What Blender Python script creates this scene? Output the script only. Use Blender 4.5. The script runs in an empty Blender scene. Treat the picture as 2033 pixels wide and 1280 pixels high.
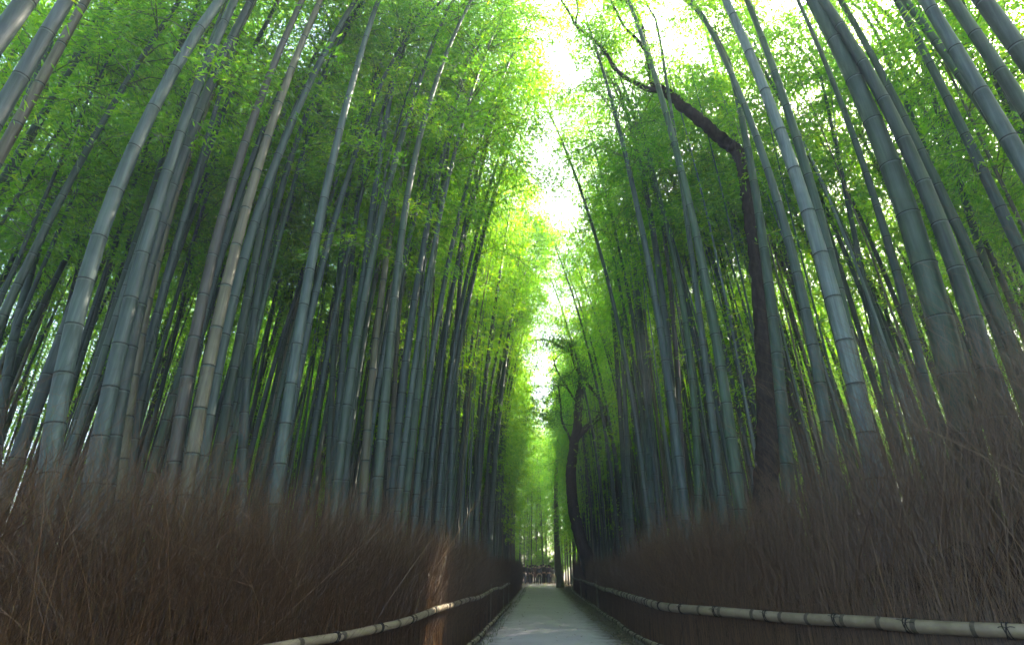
import bpy, bmesh, math, random
import numpy as np
from mathutils import Vector, Matrix

R = math.radians
scene = bpy.context.scene
COL = scene.collection

# ------------------------------------------------------------------ camera
EYE = 1.4
cam_d = bpy.data.cameras.new('camera')
cam_d.sensor_width = 36.0
cam_d.lens = 19.57
cam_d.clip_start = 0.05
cam_d.clip_end = 6000
cam = bpy.data.objects.new('camera', cam_d)
cam.location = (0, 0, EYE)
cam.rotation_euler = (R(90 + 23.78), 0, R(2.44))
COL.objects.link(cam)
scene.camera = cam

# ------------------------------------------------------------------ light
SUN_AZ, SUN_EL = R(47), R(41)          # azimuth to the right of +Y, elevation
world = bpy.data.worlds.new('World')
scene.world = world
world.use_nodes = True
wn = world.node_tree
bg = wn.nodes['Background']
sky = wn.nodes.new('ShaderNodeTexSky')
sky.sky_type = 'NISHITA'
sky.sun_disc = False
sky.sun_elevation = SUN_EL
sky.sun_rotation = SUN_AZ
sky.air_density = .8
sky.dust_density = 4.0
sky.ozone_density = .6
wn.links.new(sky.outputs[0], bg.inputs[0])
bg.inputs[1].default_value = 0.15
sun_d = bpy.data.lights.new('sun', 'SUN')
sun_d.energy = 5.0
sun_d.angle = R(0.55)
sun_d.color = (1.0, 0.90, 0.72)
sun = bpy.data.objects.new('sun', sun_d)
SUN_DIR = Vector((math.sin(SUN_AZ) * math.cos(SUN_EL), math.cos(SUN_AZ) * math.cos(SUN_EL), math.sin(SUN_EL)))
sun.rotation_euler = SUN_DIR.to_track_quat('Z', 'Y').to_euler()
sun.location = SUN_DIR * 60
COL.objects.link(sun)

scene.view_settings.view_transform = 'Standard'
scene.view_settings.look = 'None'
scene.view_settings.gamma = 1.0
scene.view_settings.exposure = 3.2
scene.render.engine = 'CYCLES'
cy = scene.cycles
cy.max_bounces = 10
cy.diffuse_bounces = 5
cy.transmission_bounces = 6
cy.glossy_bounces = 3
cy.transparent_max_bounces = 4
cy.volume_bounces = 0
cy.use_denoising = True
cy.caustics_reflective = False
cy.caustics_refractive = False

# ------------------------------------------------------------------ helpers
def tag(o, label=None, cat=None, group=None, kind=None):
    if label: o['label'] = label
    if cat: o['category'] = cat
    if group: o['group'] = group
    if kind: o['kind'] = kind
    return o

def empty(name, loc=(0, 0, 0), rz=0.0):
    o = bpy.data.objects.new(name, None)
    o.empty_display_size = 0.2
    o.location = loc
    o.rotation_euler = (0, 0, rz)
    COL.objects.link(o)
    return o

def link_mesh(name, me, parent=None, loc=None):
    o = bpy.data.objects.new(name, me)
    COL.objects.link(o)
    if parent: o.parent = parent
    if loc is not None: o.location = loc
    return o

class MB:
    """collects vertices and faces as arrays and makes one mesh of them"""
    def __init__(self):
        self.v = []; self.f = {3: [], 4: []}; self.m = {3: [], 4: []}; self.n = 0
    def add(self, v, f, mat=0):
        v = np.asarray(v, dtype=np.float64).reshape(-1, 3)
        f = np.asarray(f, dtype=np.int64)
        k = f.shape[1]
        self.v.append(v); self.f[k].append(f + self.n)
        mm = np.full(len(f), mat, dtype=np.int32) if np.isscalar(mat) else np.asarray(mat, dtype=np.int32)
        self.m[k].append(mm)
        self.n += len(v)
    def mesh(self, name, mats, smooth=True):
        me = bpy.data.meshes.new(name)
        V = np.concatenate(self.v) if self.v else np.zeros((0, 3))
        idx = []; tot = []; mi = []
        for k in (3, 4):
            if self.f[k]:
                F = np.concatenate(self.f[k]); idx.append(F.ravel()); tot.append(np.full(len(F), k, dtype=np.int32))
                mi.append(np.concatenate(self.m[k]))
        idx = np.concatenate(idx); tot = np.concatenate(tot); mi = np.concatenate(mi)
        me.vertices.add(len(V)); me.vertices.foreach_set('co', V.astype(np.float32).ravel())
        me.loops.add(len(idx)); me.loops.foreach_set('vertex_index', idx.astype(np.int32))
        me.polygons.add(len(tot))
        st = np.concatenate([[0], np.cumsum(tot)[:-1]]).astype(np.int32)
        me.polygons.foreach_set('loop_start', st)
        me.polygons.foreach_set('loop_total', tot)
        me.polygons.foreach_set('material_index', mi)
        me.polygons.foreach_set('use_smooth', np.full(len(tot), bool(smooth)))
        for m in mats: me.materials.append(m)
        me.update(calc_edges=True)
        me.validate()
        return me
    def tube(self, P, rad, sides=8, mat=0, cap=True):
        """a tube along points P (n,3) with radii rad (n); mat may be given per segment"""
        P = np.asarray(P, float); n = len(P); rad = np.broadcast_to(np.asarray(rad, float), (n,))
        T = np.gradient(P, axis=0); T /= np.linalg.norm(T, axis=1, keepdims=True) + 1e-12
        up = np.array([0.0, 0, 1]) if abs(T[0][2]) < .9 else np.array([0, 1.0, 0])
        A = np.cross(T, up); A /= np.linalg.norm(A, axis=1, keepdims=True) + 1e-12
        B = np.cross(T, A)
        th = np.arange(sides) * 2 * math.pi / sides
        ring = P[:, None, :] + rad[:, None, None] * (np.cos(th)[None, :, None] * A[:, None, :] + np.sin(th)[None, :, None] * B[:, None, :])
        i = np.arange(n - 1)[:, None] * sides; j = np.arange(sides)[None, :]; j2 = (j + 1) % sides
        F = np.stack([i + j, i + j2, i + sides + j2, i + sides + j], -1).reshape(-1, 4)
        m = mat if np.isscalar(mat) else np.repeat(np.asarray(mat), sides)
        self.add(ring.reshape(-1, 3), F, m)
        if cap:
            for k, flip in ((0, 0), (n - 1, 1)):
                c = np.vstack([P[k][None], ring[k]])
                q = np.stack([np.zeros(sides, int), 1 + (np.arange(sides) + 1) % sides, 1 + np.arange(sides)], -1)
                self.add(c, q, mat if np.isscalar(mat) else int(np.asarray(mat)[0 if k == 0 else -1]))
    def tubes(self, P, rad, sides=3, mat=0):
        """many tubes at once: P (N,K,3), rad (N,K)"""
        P = np.asarray(P, float); N, K, _ = P.shape
        if N == 0: return
        T = np.gradient(P, axis=1); T /= np.linalg.norm(T, axis=2, keepdims=True) + 1e-12
        ref = np.where(np.abs(T[..., 2:3]) < .9, np.array([0, 0, 1.0]), np.array([0.3, 1.0, 0]))
        A = np.cross(T, ref); A /= np.linalg.norm(A, axis=2, keepdims=True) + 1e-12
        B = np.cross(T, A)
        th = np.arange(sides) * 2 * math.pi / sides
        ring = P[:, :, None, :] + rad[:, :, None, None] * (np.cos(th)[None, None, :, None] * A[:, :, None, :] + np.sin(th)[None, None, :, None] * B[:, :, None, :])
        base = (np.arange(N) * K * sides)[:, None, None] + (np.arange(K - 1) * sides)[None, :, None]
        j = np.arange(sides)[None, None, :]; j2 = (j + 1) % sides
        F = np.stack([base + j, base + j2, base + sides + j2, base + sides + j], -1).reshape(-1, 4)
        self.add(ring.reshape(-1, 3), F, mat)
    def leaves(self, C, D, L, W, rng, mat=0, flat=.8):
        """rhombic leaves: base points C, directions D, lengths L, widths W"""
        n = len(C)
        if n == 0: return
        D = D / (np.linalg.norm(D, axis=1, keepdims=True) + 1e-9)
        ref = np.array([0, 0, 1.0]) * flat + rng.normal(0, .55, (n, 3))
        S = np.cross(D, ref); S /= np.linalg.norm(S, axis=1, keepdims=True) + 1e-9
        L = L[:, None]; W = W[:, None]
        v = np.stack([C, C + D * L * .38 + S * W * .5, C + D * L, C + D * L * .38 - S * W * .5], 1)
        F = np.arange(n * 4).reshape(n, 4)
        self.add(v.reshape(-1, 3), F, mat)

# ------------------------------------------------------------------ materials
def new_mat(name):
    m = bpy.data.materials.new(name); m.use_nodes = True
    nt = m.node_tree; nt.nodes.clear()
    out = nt.nodes.new('ShaderNodeOutputMaterial')
    return m, nt, out

def nd(nt, t, **kw):
    n = nt.nodes.new(t)
    for k, v in kw.items():
        if hasattr(n, k): setattr(n, k, v)
        else: n.inputs[k.replace('_', ' ')].default_value = v
    return n

def ramp(nt, fac, stops):
    r = nt.nodes.new('ShaderNodeValToRGB')
    e = r.color_ramp.elements
    e[0].position, e[0].color = stops[0][0], (*stops[0][1], 1)
    e[1].position, e[1].color = stops[-1][0], (*stops[-1][1], 1)
    for p, c in stops[1:-1]:
        k = e.new(p); k.color = (*c, 1)
    nt.links.new(fac, r.inputs[0])
    return r.outputs[0]

def mixc(nt, fac, a, b, blend='MIX'):
    m = nt.nodes.new('ShaderNodeMix'); m.data_type = 'RGBA'; m.blend_type = blend
    for s, v in ((m.inputs[0], fac), (m.inputs[6], a), (m.inputs[7], b)):
        if hasattr(v, 'is_linked') or hasattr(v, 'links'): nt.links.new(v, s)
        else: s.default_value = v if np.isscalar(v) else (*v, 1)
    return m.outputs[2]

def culm_mat(name, dark, mid, light):
    m, nt, out = new_mat(name)
    tc = nd(nt, 'ShaderNodeTexCoord'); oi = nd(nt, 'ShaderNodeObjectInfo')
    ad = nt.nodes.new('ShaderNodeVectorMath'); ad.operation = 'ADD'
    nt.links.new(tc.outputs['Object'], ad.inputs[0]); nt.links.new(oi.outputs['Location'], ad.inputs[1])
    mp = nd(nt, 'ShaderNodeMapping'); mp.inputs['Scale'].default_value = (26, 26, .9)
    nt.links.new(ad.outputs[0], mp.inputs[0])
    n1 = nd(nt, 'ShaderNodeTexNoise', Scale=1.0, Detail=4.0, Roughness=.6)
    nt.links.new(mp.outputs[0], n1.inputs['Vector'])
    n2 = nd(nt, 'ShaderNodeTexNoise', Scale=1.3, Detail=5.0, Roughness=.65)
    nt.links.new(ad.outputs[0], n2.inputs['Vector'])
    c1 = ramp(nt, n1.outputs[0], [(.3, dark), (.5, mid), (.72, light)])
    # blotches of grey wax and lichen
    blot = ramp(nt, n2.outputs[0], [(.5, (0, 0, 0)), (.68, (1, 1, 1))])
    sp = nd(nt, 'ShaderNodeMath', operation='MULTIPLY'); sp.inputs[1].default_value = .45
    nt.links.new(blot, sp.inputs[0])
    c2 = mixc(nt, sp.outputs[0], c1, light)
    hs = nd(nt, 'ShaderNodeHueSaturation')
    mr = nd(nt, 'ShaderNodeMapRange'); mr.inputs[3].default_value = .72; mr.inputs[4].default_value = 1.25
    nt.links.new(oi.outputs['Random'], mr.inputs[0]); nt.links.new(mr.outputs[0], hs.inputs['Value'])
    mh = nd(nt, 'ShaderNodeMapRange'); mh.inputs[3].default_value = .475; mh.inputs[4].default_value = .52
    fr = nd(nt, 'ShaderNodeMath', operation='FRACT'); ml = nd(nt, 'ShaderNodeMath', operation='MULTIPLY'); ml.inputs[1].default_value = 7.31
    nt.links.new(oi.outputs['Random'], ml.inputs[0]); nt.links.new(ml.outputs[0], fr.inputs[0]); nt.links.new(fr.outputs[0], mh.inputs[0])
    nt.links.new(mh.outputs[0], hs.inputs['Hue'])
    nt.links.new(c2, hs.inputs['Color'])
    p = nd(nt, 'ShaderNodeBsdfPrincipled')
    p.inputs['Roughness'].default_value = .52
    p.inputs['Specular IOR Level'].default_value = .28
    nt.links.new(hs.outputs[0], p.inputs['Base Color'])
    nt.links.new(p.outputs[0], out.inputs[0])
    return m

def plain_mat(name, a, b, scale=8.0, rough=.8, stretch=(1, 1, 1), bump=0.0, spec=.2):
    m, nt, out = new_mat(name)
    tc = nd(nt, 'ShaderNodeTexCoord')
    mp = nd(nt, 'ShaderNodeMapping'); mp.inputs['Scale'].default_value = stretch
    nt.links.new(tc.outputs['Object'], mp.inputs[0])
    n = nd(nt, 'ShaderNodeTexNoise', Scale=scale, Detail=6.0, Roughness=.62)
    nt.links.new(mp.outputs[0], n.inputs['Vector'])
    c = ramp(nt, n.outputs[0], [(.32, a), (.68, b)])
    p = nd(nt, 'ShaderNodeBsdfPrincipled')
    p.inputs['Roughness'].default_value = rough
    p.inputs['Specular IOR Level'].default_value = spec
    nt.links.new(c, p.inputs['Base Color'])
    if bump:
        bn = nd(nt, 'ShaderNodeBump', Strength=bump, Distance=.03)
        nt.links.new(n.outputs[0], bn.inputs['Height']); nt.links.new(bn.outputs[0], p.inputs['Normal'])
    nt.links.new(p.outputs[0], out.inputs[0])
    return m

def leaf_mat(name, stops, trans_mul=(1.85, 1.65, .7), tfac=.6):
    m, nt, out = new_mat(name)
    g = nd(nt, 'ShaderNodeNewGeometry'); oi = nd(nt, 'ShaderNodeObjectInfo')
    a = nd(nt, 'ShaderNodeMath', operation='MULTIPLY'); a.inputs[1].default_value = .62
    b = nd(nt, 'ShaderNodeMath', operation='MULTIPLY_ADD'); b.inputs[1].default_value = .38
    nt.links.new(g.outputs['Random Per Island'], a.inputs[0])
    nt.links.new(oi.outputs['Random'], b.inputs[0]); nt.links.new(a.outputs[0], b.inputs[2])
    c = ramp(nt, b.outputs[0], stops)
    d = nd(nt, 'ShaderNodeBsdfDiffuse'); nt.links.new(c, d.inputs[0])
    t = nd(nt, 'ShaderNodeBsdfTranslucent')
    tm = mixc(nt, 1.0, c, trans_mul, 'MULTIPLY'); nt.links.new(tm, t.inputs[0])
    mx = nd(nt, 'ShaderNodeMixShader'); mx.inputs[0].default_value = tfac
    nt.links.new(d.outputs[0], mx.inputs[1]); nt.links.new(t.outputs[0], mx.inputs[2])
    gl = nd(nt, 'ShaderNodeBsdfGlossy', Roughness=.4); gl.inputs[0].default_value = (1, 1, 1, 1)
    m2 = nd(nt, 'ShaderNodeMixShader'); m2.inputs[0].default_value = .035
    nt.links.new(mx.outputs[0], m2.inputs[1]); nt.links.new(gl.outputs[0], m2.inputs[2])
    nt.links.new(m2.outputs[0], out.inputs[0])
    return m

CULM = {
    'grey': culm_mat('culm_grey_green', (.016, .027, .025), (.028, .044, .041), (.055, .076, .071)),
    'green': culm_mat('culm_green', (.015, .031, .020), (.028, .051, .035), (.053, .082, .058)),
    'tan': culm_mat('culm_tan', (.046, .043, .027), (.075, .071, .048), (.125, .118, .08)),
    'brown': culm_mat('culm_brown', (.032, .031, .026), (.053, .050, .042), (.084, .08, .068)),
    'pale': culm_mat('culm_pale_blue_grey', (.045, .066, .064), (.08, .108, .105), (.14, .17, .165)),
    'dark': culm_mat('culm_dark_green', (.011, .021, .015), (.022, .037, .028), (.045, .063, .05)),
}
NODE_DARK = plain_mat('culm_joint_scar', (.005, .006, .005), (.013, .013, .012), 30)
NODE_PALE = plain_mat('culm_joint_wax', (.045, .068, .062), (.085, .11, .10), 20, .6)
TWIG_GREEN = plain_mat('bamboo_branch', (.07, .10, .04), (.15, .17, .07), 6)
LEAF = leaf_mat('bamboo_leaf', [(.0, (.042, .16, .005)), (.35, (.085, .26, .007)), (.7, (.16, .37, .009)), (1., (.30, .44, .012))])
LEAF_DARK = leaf_mat('evergreen_leaf', [(.0, (.02, .07, .015)), (.5, (.035, .12, .02)), (1., (.08, .20, .03))], tfac=.4)
BARK = plain_mat('dark_bark', (.010, .008, .007), (.038, .030, .026), 5, .9, (3, 3, 1), .6, .1)
BARK_OLIVE = plain_mat('olive_bark', (.07, .075, .035), (.14, .14, .07), 5, .9, (3, 3, 1), .5, .1)
BRUSH = leaf_mat('dry_twig', [(.0, (.027, .013, .005)), (.4, (.068, .035, .013)), (.75, (.13, .069, .026)), (.93, (.27, .16, .064)), (1., (.50, .34, .15))], (1, 1, 1), .12)
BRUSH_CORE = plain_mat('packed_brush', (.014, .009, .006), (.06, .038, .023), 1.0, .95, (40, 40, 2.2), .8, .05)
RAIL = plain_mat('weathered_bamboo_rail', (.11, .083, .053), (.20, .16, .105), 4, .5, (1, 1, 1), .1, .35)
RAIL_NODE = plain_mat('rail_joint', (.035, .028, .02), (.075, .06, .042), 20)
CORD = plain_mat('black_palm_cord', (.008, .007, .006), (.02, .018, .016), 60)
# ------------------------------------------------------------------ ground
def noise_sheet_z(X, Y):
    return .05 * np.sin(X * .7 + 1.3) * np.cos(Y * .45) + .04 * np.sin(X * 1.9 + Y * 1.1)

def ground_mat():
    m, nt, out = new_mat('forest_floor')
    tc = nd(nt, 'ShaderNodeTexCoord')
    n = nd(nt, 'ShaderNodeTexNoise', Scale=2.2, Detail=9.0, Roughness=.7)
    nt.links.new(tc.outputs['Object'], n.inputs['Vector'])
    v = nd(nt, 'ShaderNodeTexVoronoi', Scale=28.0)
    nt.links.new(tc.outputs['Object'], v.inputs['Vector'])
    c = ramp(nt, n.outputs[0], [(.3, (.035, .027, .018)), (.5, (.075, .057, .036)), (.7, (.13, .10, .065))])
    c = mixc(nt, .25, c, v.outputs['Color'], 'OVERLAY')
    p = nd(nt, 'ShaderNodeBsdfPrincipled'); p.inputs['Roughness'].default_value = .95; p.inputs['Specular IOR Level'].default_value = .05
    b = nd(nt, 'ShaderNodeBump', Strength=.6, Distance=.04)
    nt.links.new(n.outputs[0], b.inputs['Height']); nt.links.new(b.outputs[0], p.inputs['Normal'])
    nt.links.new(c, p.inputs['Base Color']); nt.links.new(p.outputs[0], out.inputs[0])
    return m

def path_mat():
    m, nt, out = new_mat('worn_asphalt')
    tc = nd(nt, 'ShaderNodeTexCoord')
    n1 = nd(nt, 'ShaderNodeTexNoise', Scale=.7, Detail=6.0, Roughness=.6)
    n2 = nd(nt, 'ShaderNodeTexNoise', Scale=90.0, Detail=3.0, Roughness=.7)
    n3 = nd(nt, 'ShaderNodeTexNoise', Scale=3.0, Detail=8.0, Roughness=.7)
    for n in (n1, n2, n3): nt.links.new(tc.outputs['Object'], n.inputs['Vector'])
    c = ramp(nt, n1.outputs[0], [(.3, (.36, .305, .36)), (.7, (.47, .40, .465))])
    c = mixc(nt, .35, c, ramp(nt, n2.outputs[0], [(.3, (.15, .15, .15)), (.7, (.42, .42, .42))]))
    # soil washed in from both edges
    sx = nd(nt, 'ShaderNodeSeparateXYZ'); nt.links.new(tc.outputs['Object'], sx.inputs[0])
    s1 = nd(nt, 'ShaderNodeMath', operation='SUBTRACT'); s1.inputs[1].default_value = .19; nt.links.new(sx.outputs[0], s1.inputs[0])
    ab = nd(nt, 'ShaderNodeMath', operation='ABSOLUTE'); nt.links.new(s1.outputs[0], ab.inputs[0])
    ma = nd(nt, 'ShaderNodeMath', operation='MULTIPLY_ADD'); ma.inputs[1].default_value = 1.3; nt.links.new(n3.outputs[0], ma.inputs[0]); nt.links.new(ab.outputs[0], ma.inputs[2])
    e = ramp(nt, ma.outputs[0], [(.0, (0, 0, 0)), (.62, (0, 0, 0)), (.92, (1, 1, 1))])
    mr = nd(nt, 'ShaderNodeMapRange'); mr.inputs[1].default_value = 1.6; mr.inputs[2].default_value = 2.25
    nt.links.new(ma.outputs[0], mr.inputs[0])
    c = mixc(nt, mr.outputs[0], c, (.07, .055, .038))
    p = nd(nt, 'ShaderNodeBsdfPrincipled'); p.inputs['Roughness'].default_value = .8; p.inputs['Specular IOR Level'].default_value = .2
    b = nd(nt, 'ShaderNodeBump', Strength=.25, Distance=.01)
    nt.links.new(n2.outputs[0], b.inputs['Height']); nt.links.new(b.outputs[0], p.inputs['Normal'])
    nt.links.new(c, p.inputs['Base Color']); nt.links.new(p.outputs[0], out.inputs[0])
    return m

def grid_sheet(xs, ys, zf):
    X, Y = np.meshgrid(xs, ys)
    Z = zf(X, Y)
    V = np.stack([X, Y, Z], -1).reshape(-1, 3)
    nx, ny = len(xs), len(ys)
    i, j = np.meshgrid(np.arange(nx - 1), np.arange(ny - 1))
    a = (j * nx + i).ravel()
    F = np.stack([a, a + 1, a + nx + 1, a + nx], -1)
    return V, F

def ground_z(X, Y):
    away = np.clip((np.abs(X - .2) - 3.2) / 3, 0, 1) * np.clip((70 - np.abs(X)) / 30, 0, 1)
    return away * (noise_sheet_z(X, Y) + .05)

gx = np.unique(np.concatenate([[-3000, -800, -200, -80], np.linspace(-36, 36, 73), [80, 200, 800, 3000]]))
gy = np.unique(np.concatenate([[-3000, -500, -100, -30], np.linspace(-10, 100, 111), [160, 300, 800, 3000]]))
b = MB(); V, F = grid_sheet(gx, gy, ground_z); b.add(V, F)
tag(link_mesh('ground', b.mesh('ground', [ground_mat()])), kind='structure')
b = MB()
V, F = grid_sheet(np.linspace(-1.42, 1.80, 7), np.linspace(-6, 62, 60), lambda X, Y: .006 + .018 * (1 - ((X - .12) / 1.54) ** 2))
V[:, 0] += np.where(np.abs(V[:, 0] - .19) > 1.5, .06 * np.sin(V[:, 1] * 1.7) + .04 * np.sin(V[:, 1] * 4.1), 0)
b.add(V, F)
tag(link_mesh('path', b.mesh('path', [path_mat()])), kind='structure')

# ------------------------------------------------------------------ brushwood fences
FL = [(-9, 1.2), (-6, 2.2), (-4.2, 3.3), (-3.1, 4.5), (-2.5, 5.4), (-2.3, 6.0), (-2.0, 6.6), (-1.55, 8.3), (-1.35, 12.5), (-1.3, 20), (-1.25, 26), (-1.2, 38), (-1.3, 52)]
FR = [(9.5, 3.6), (7.2, 4.8), (6.0, 5.8), (5.04, 6.8), (4.63, 7.3), (4.08, 8.3), (3.43, 9.6), (2.87, 10.3), (2.4, 11.4), (2.25, 13), (2.26, 20), (2.3, 30), (2.4, 42), (2.6, 46)]

def smooth_poly(P, n=3):
    P = np.asarray(P, float)
    for _ in range(n):
        Q = [P[0]]
        for a, c in zip(P[:-1], P[1:]):
            Q += [.75 * a + .25 * c, .25 * a + .75 * c]
        P = np.array(Q + [P[-1]])
    return P

class Line:
    def __init__(self, P):
        self.P = smooth_poly(P)
        d = np.linalg.norm(np.diff(self.P, axis=0), axis=1)
        self.s = np.concatenate([[0], np.cumsum(d)]); self.len = self.s[-1]
    def at(self, s):
        return np.stack([np.interp(s, self.s, self.P[:, 0]), np.interp(s, self.s, self.P[:, 1])], -1)
    def tan(self, s):
        t = self.at(np.minimum(s + .15, self.len)) - self.at(np.maximum(s - .15, 0))
        return t / (np.linalg.norm(t, axis=-1, keepdims=True) + 1e-9)
    def s_of_y(self, y):
        return float(np.interp(y, self.P[:, 1], self.s))

LL, LR = Line(FL), Line(FR)
def fence_x(y, left):
    L = LL if left else LR
    return np.interp(y, L.P[:, 1], L.P[:, 0])

def top_left(y):  return np.interp(y, [2, 5, 8, 12, 26, 52], [2.15, 1.95, 1.75, 1.55, 1.5, 1.6])
def top_right(y): return np.interp(y, [3.6, 6, 7.3, 8.3, 9.6, 11.4, 13, 20, 46], [4.6, 4.2, 3.6, 2.8, 2.3, 1.9, 1.7, 1.5, 1.55])

def brushwood(L, sgn, topf, seed, name, parent):
    rng = np.random.default_rng(seed)
    b = MB()
    # packed core inside the brush
    ss = np.arange(0, L.len, .22)
    p = L.at(ss); t = L.tan(ss); nrm = np.stack([-t[:, 1], t[:, 0]], -1) * sgn
    hgt = topf(p[:, 1])
    rows = np.linspace(0, 1, 7)
    def face(off, wob):
        V = []
        for r in rows:
            o = off + wob * rng.normal(0, .03, len(ss)) + .10 * r
            V.append(np.concatenate([p + nrm * o[:, None], (hgt * .44 * r * (1 + (.07 * rng.normal(0, 1, len(ss)) if r == 1 else 0)))[:, None]], 1))
        return np.stack(V, 0)
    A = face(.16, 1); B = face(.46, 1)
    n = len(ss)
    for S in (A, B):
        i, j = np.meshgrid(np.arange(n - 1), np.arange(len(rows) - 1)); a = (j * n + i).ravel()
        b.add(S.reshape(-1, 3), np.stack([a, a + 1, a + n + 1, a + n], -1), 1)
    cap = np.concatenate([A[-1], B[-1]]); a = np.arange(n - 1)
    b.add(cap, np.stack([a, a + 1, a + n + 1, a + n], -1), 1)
    # long twigs
    def batch(N, s0, s1, thick, kids, offr, lean, hscale=(.72, 1.12)):
        s = rng.uniform(s0, s1, N)
        q = L.at(s); tt = L.tan(s); nn = np.stack([-tt[:, 1], tt[:, 0]], -1) * sgn
        off = rng.uniform(*offr, N)
        H = topf(q[:, 1]) * rng.uniform(*hscale, N)
        l1 = rng.normal(0, lean, N); l2 = rng.normal(.02, .13, N) ; c1 = rng.normal(0, lean * .9, N); c2 = rng.normal(.03, .16, N)
        K = 6; u = np.linspace(0, 1, K)
        a_ = (l1[:, None] * u + c1[:, None] * u ** 2) * H[:, None]
        o_ = off[:, None] + (l2[:, None] * u + c2[:, None] * u ** 2) * H[:, None]
        o_ = np.maximum(o_, .035)
        P = np.concatenate([q[:, None, :] + tt[:, None, :] * a_[..., None] + nn[:, None, :] * o_[..., None], (u[None] * H[:, None])[..., None]], -1)
        P[:, 1:, :] += rng.normal(0, .012, (N, K - 1, 3))
        rad = thick * rng.uniform(.6, 1.4, N)[:, None] * (1 - .75 * u)[None]
        b.tubes(P, rad, 3, 0)
        # fine side branches in the upper part
        if kids:
            uu = rng.uniform(.25, .99, (N, kids)); k = uu * (K - 1); k0 = np.minimum(k.astype(int), K - 2); fr = (k - k0)[..., None]
            idx = np.arange(N)[:, None]
            base = P[idx, k0] * (1 - fr) + P[idx, k0 + 1] * fr
            d = P[idx, k0 + 1] - P[idx, k0]; d /= np.linalg.norm(d, axis=-1, keepdims=True) + 1e-9
            d = d + rng.normal(0, .5, d.shape); d[..., 2] += .12
            d /= np.linalg.norm(d, axis=-1, keepdims=True)
            ln = rng.uniform(.15, .55, (N, kids, 1))
            m1 = base + d * ln * .5; m2 = base + d * ln + rng.normal(0, .05, d.shape) * ln
            Q = np.stack([base, m1, m2], 2).reshape(-1, 3, 3)
            rr = np.repeat((thick * .40 * rng.uniform(.6, 1.2, N))[:, None], kids, 1).reshape(-1, 1) * np.array([[1, .8, .35]])
            b.tubes(Q, rr, 3, 0)
    sa = L.s_of_y(16.)
    batch(int(sa * 560), 0, sa, .0030, 13, (.03, .75), .20, (.62, 1.12))
    batch(int((L.len - sa) * 150), sa, L.len, .0055, 8, (.03, .7), .19, (.62, 1.12))
    # wisps that stand out above the rest
    batch(int(sa * 70), 0, sa, .0030, 20, (.1, .8), .38, (.95, 1.42))
    batch(int((L.len - sa) * 12), sa, L.len, .007, 8, (.1, .7), .3, (1.0, 1.25))
    batch(int(sa * 30), 0, sa, .0075, 5, (.04, .5), .26, (.7, 1.15))
    # straight thatch behind the rails
    sb = L.s_of_y(26.)
    N = int(sa * 170); 
    for s0, s1, dn, th in ((0, sa, 190, .0045), (sa, L.len, 60, .008)):
        N = int((s1 - s0) * dn); s = rng.uniform(s0, s1, N); q = L.at(s); tt = L.tan(s); nn = np.stack([-tt[:, 1], tt[:, 0]], -1) * sgn
        H = rng.uniform(.75, 1.25, N); l = rng.normal(0, .05, N); off = rng.uniform(.035, .11, N)
        u = np.array([0, .5, 1.]); 
        P = np.concatenate([q[:, None] + tt[:, None] * (l[:, None] * u)[..., None] + nn[:, None] * (off[:, None] + .03 * u)[..., None], (u[None] * H[:, None])[..., None]], -1)
        b.tubes(P, th * rng.uniform(.6, 1.4, N)[:, None] * np.array([[1, .9, .5]]), 3, 0)
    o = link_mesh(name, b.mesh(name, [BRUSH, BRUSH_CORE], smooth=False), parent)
    o['kind'] = 'stuff'
    return o

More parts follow.
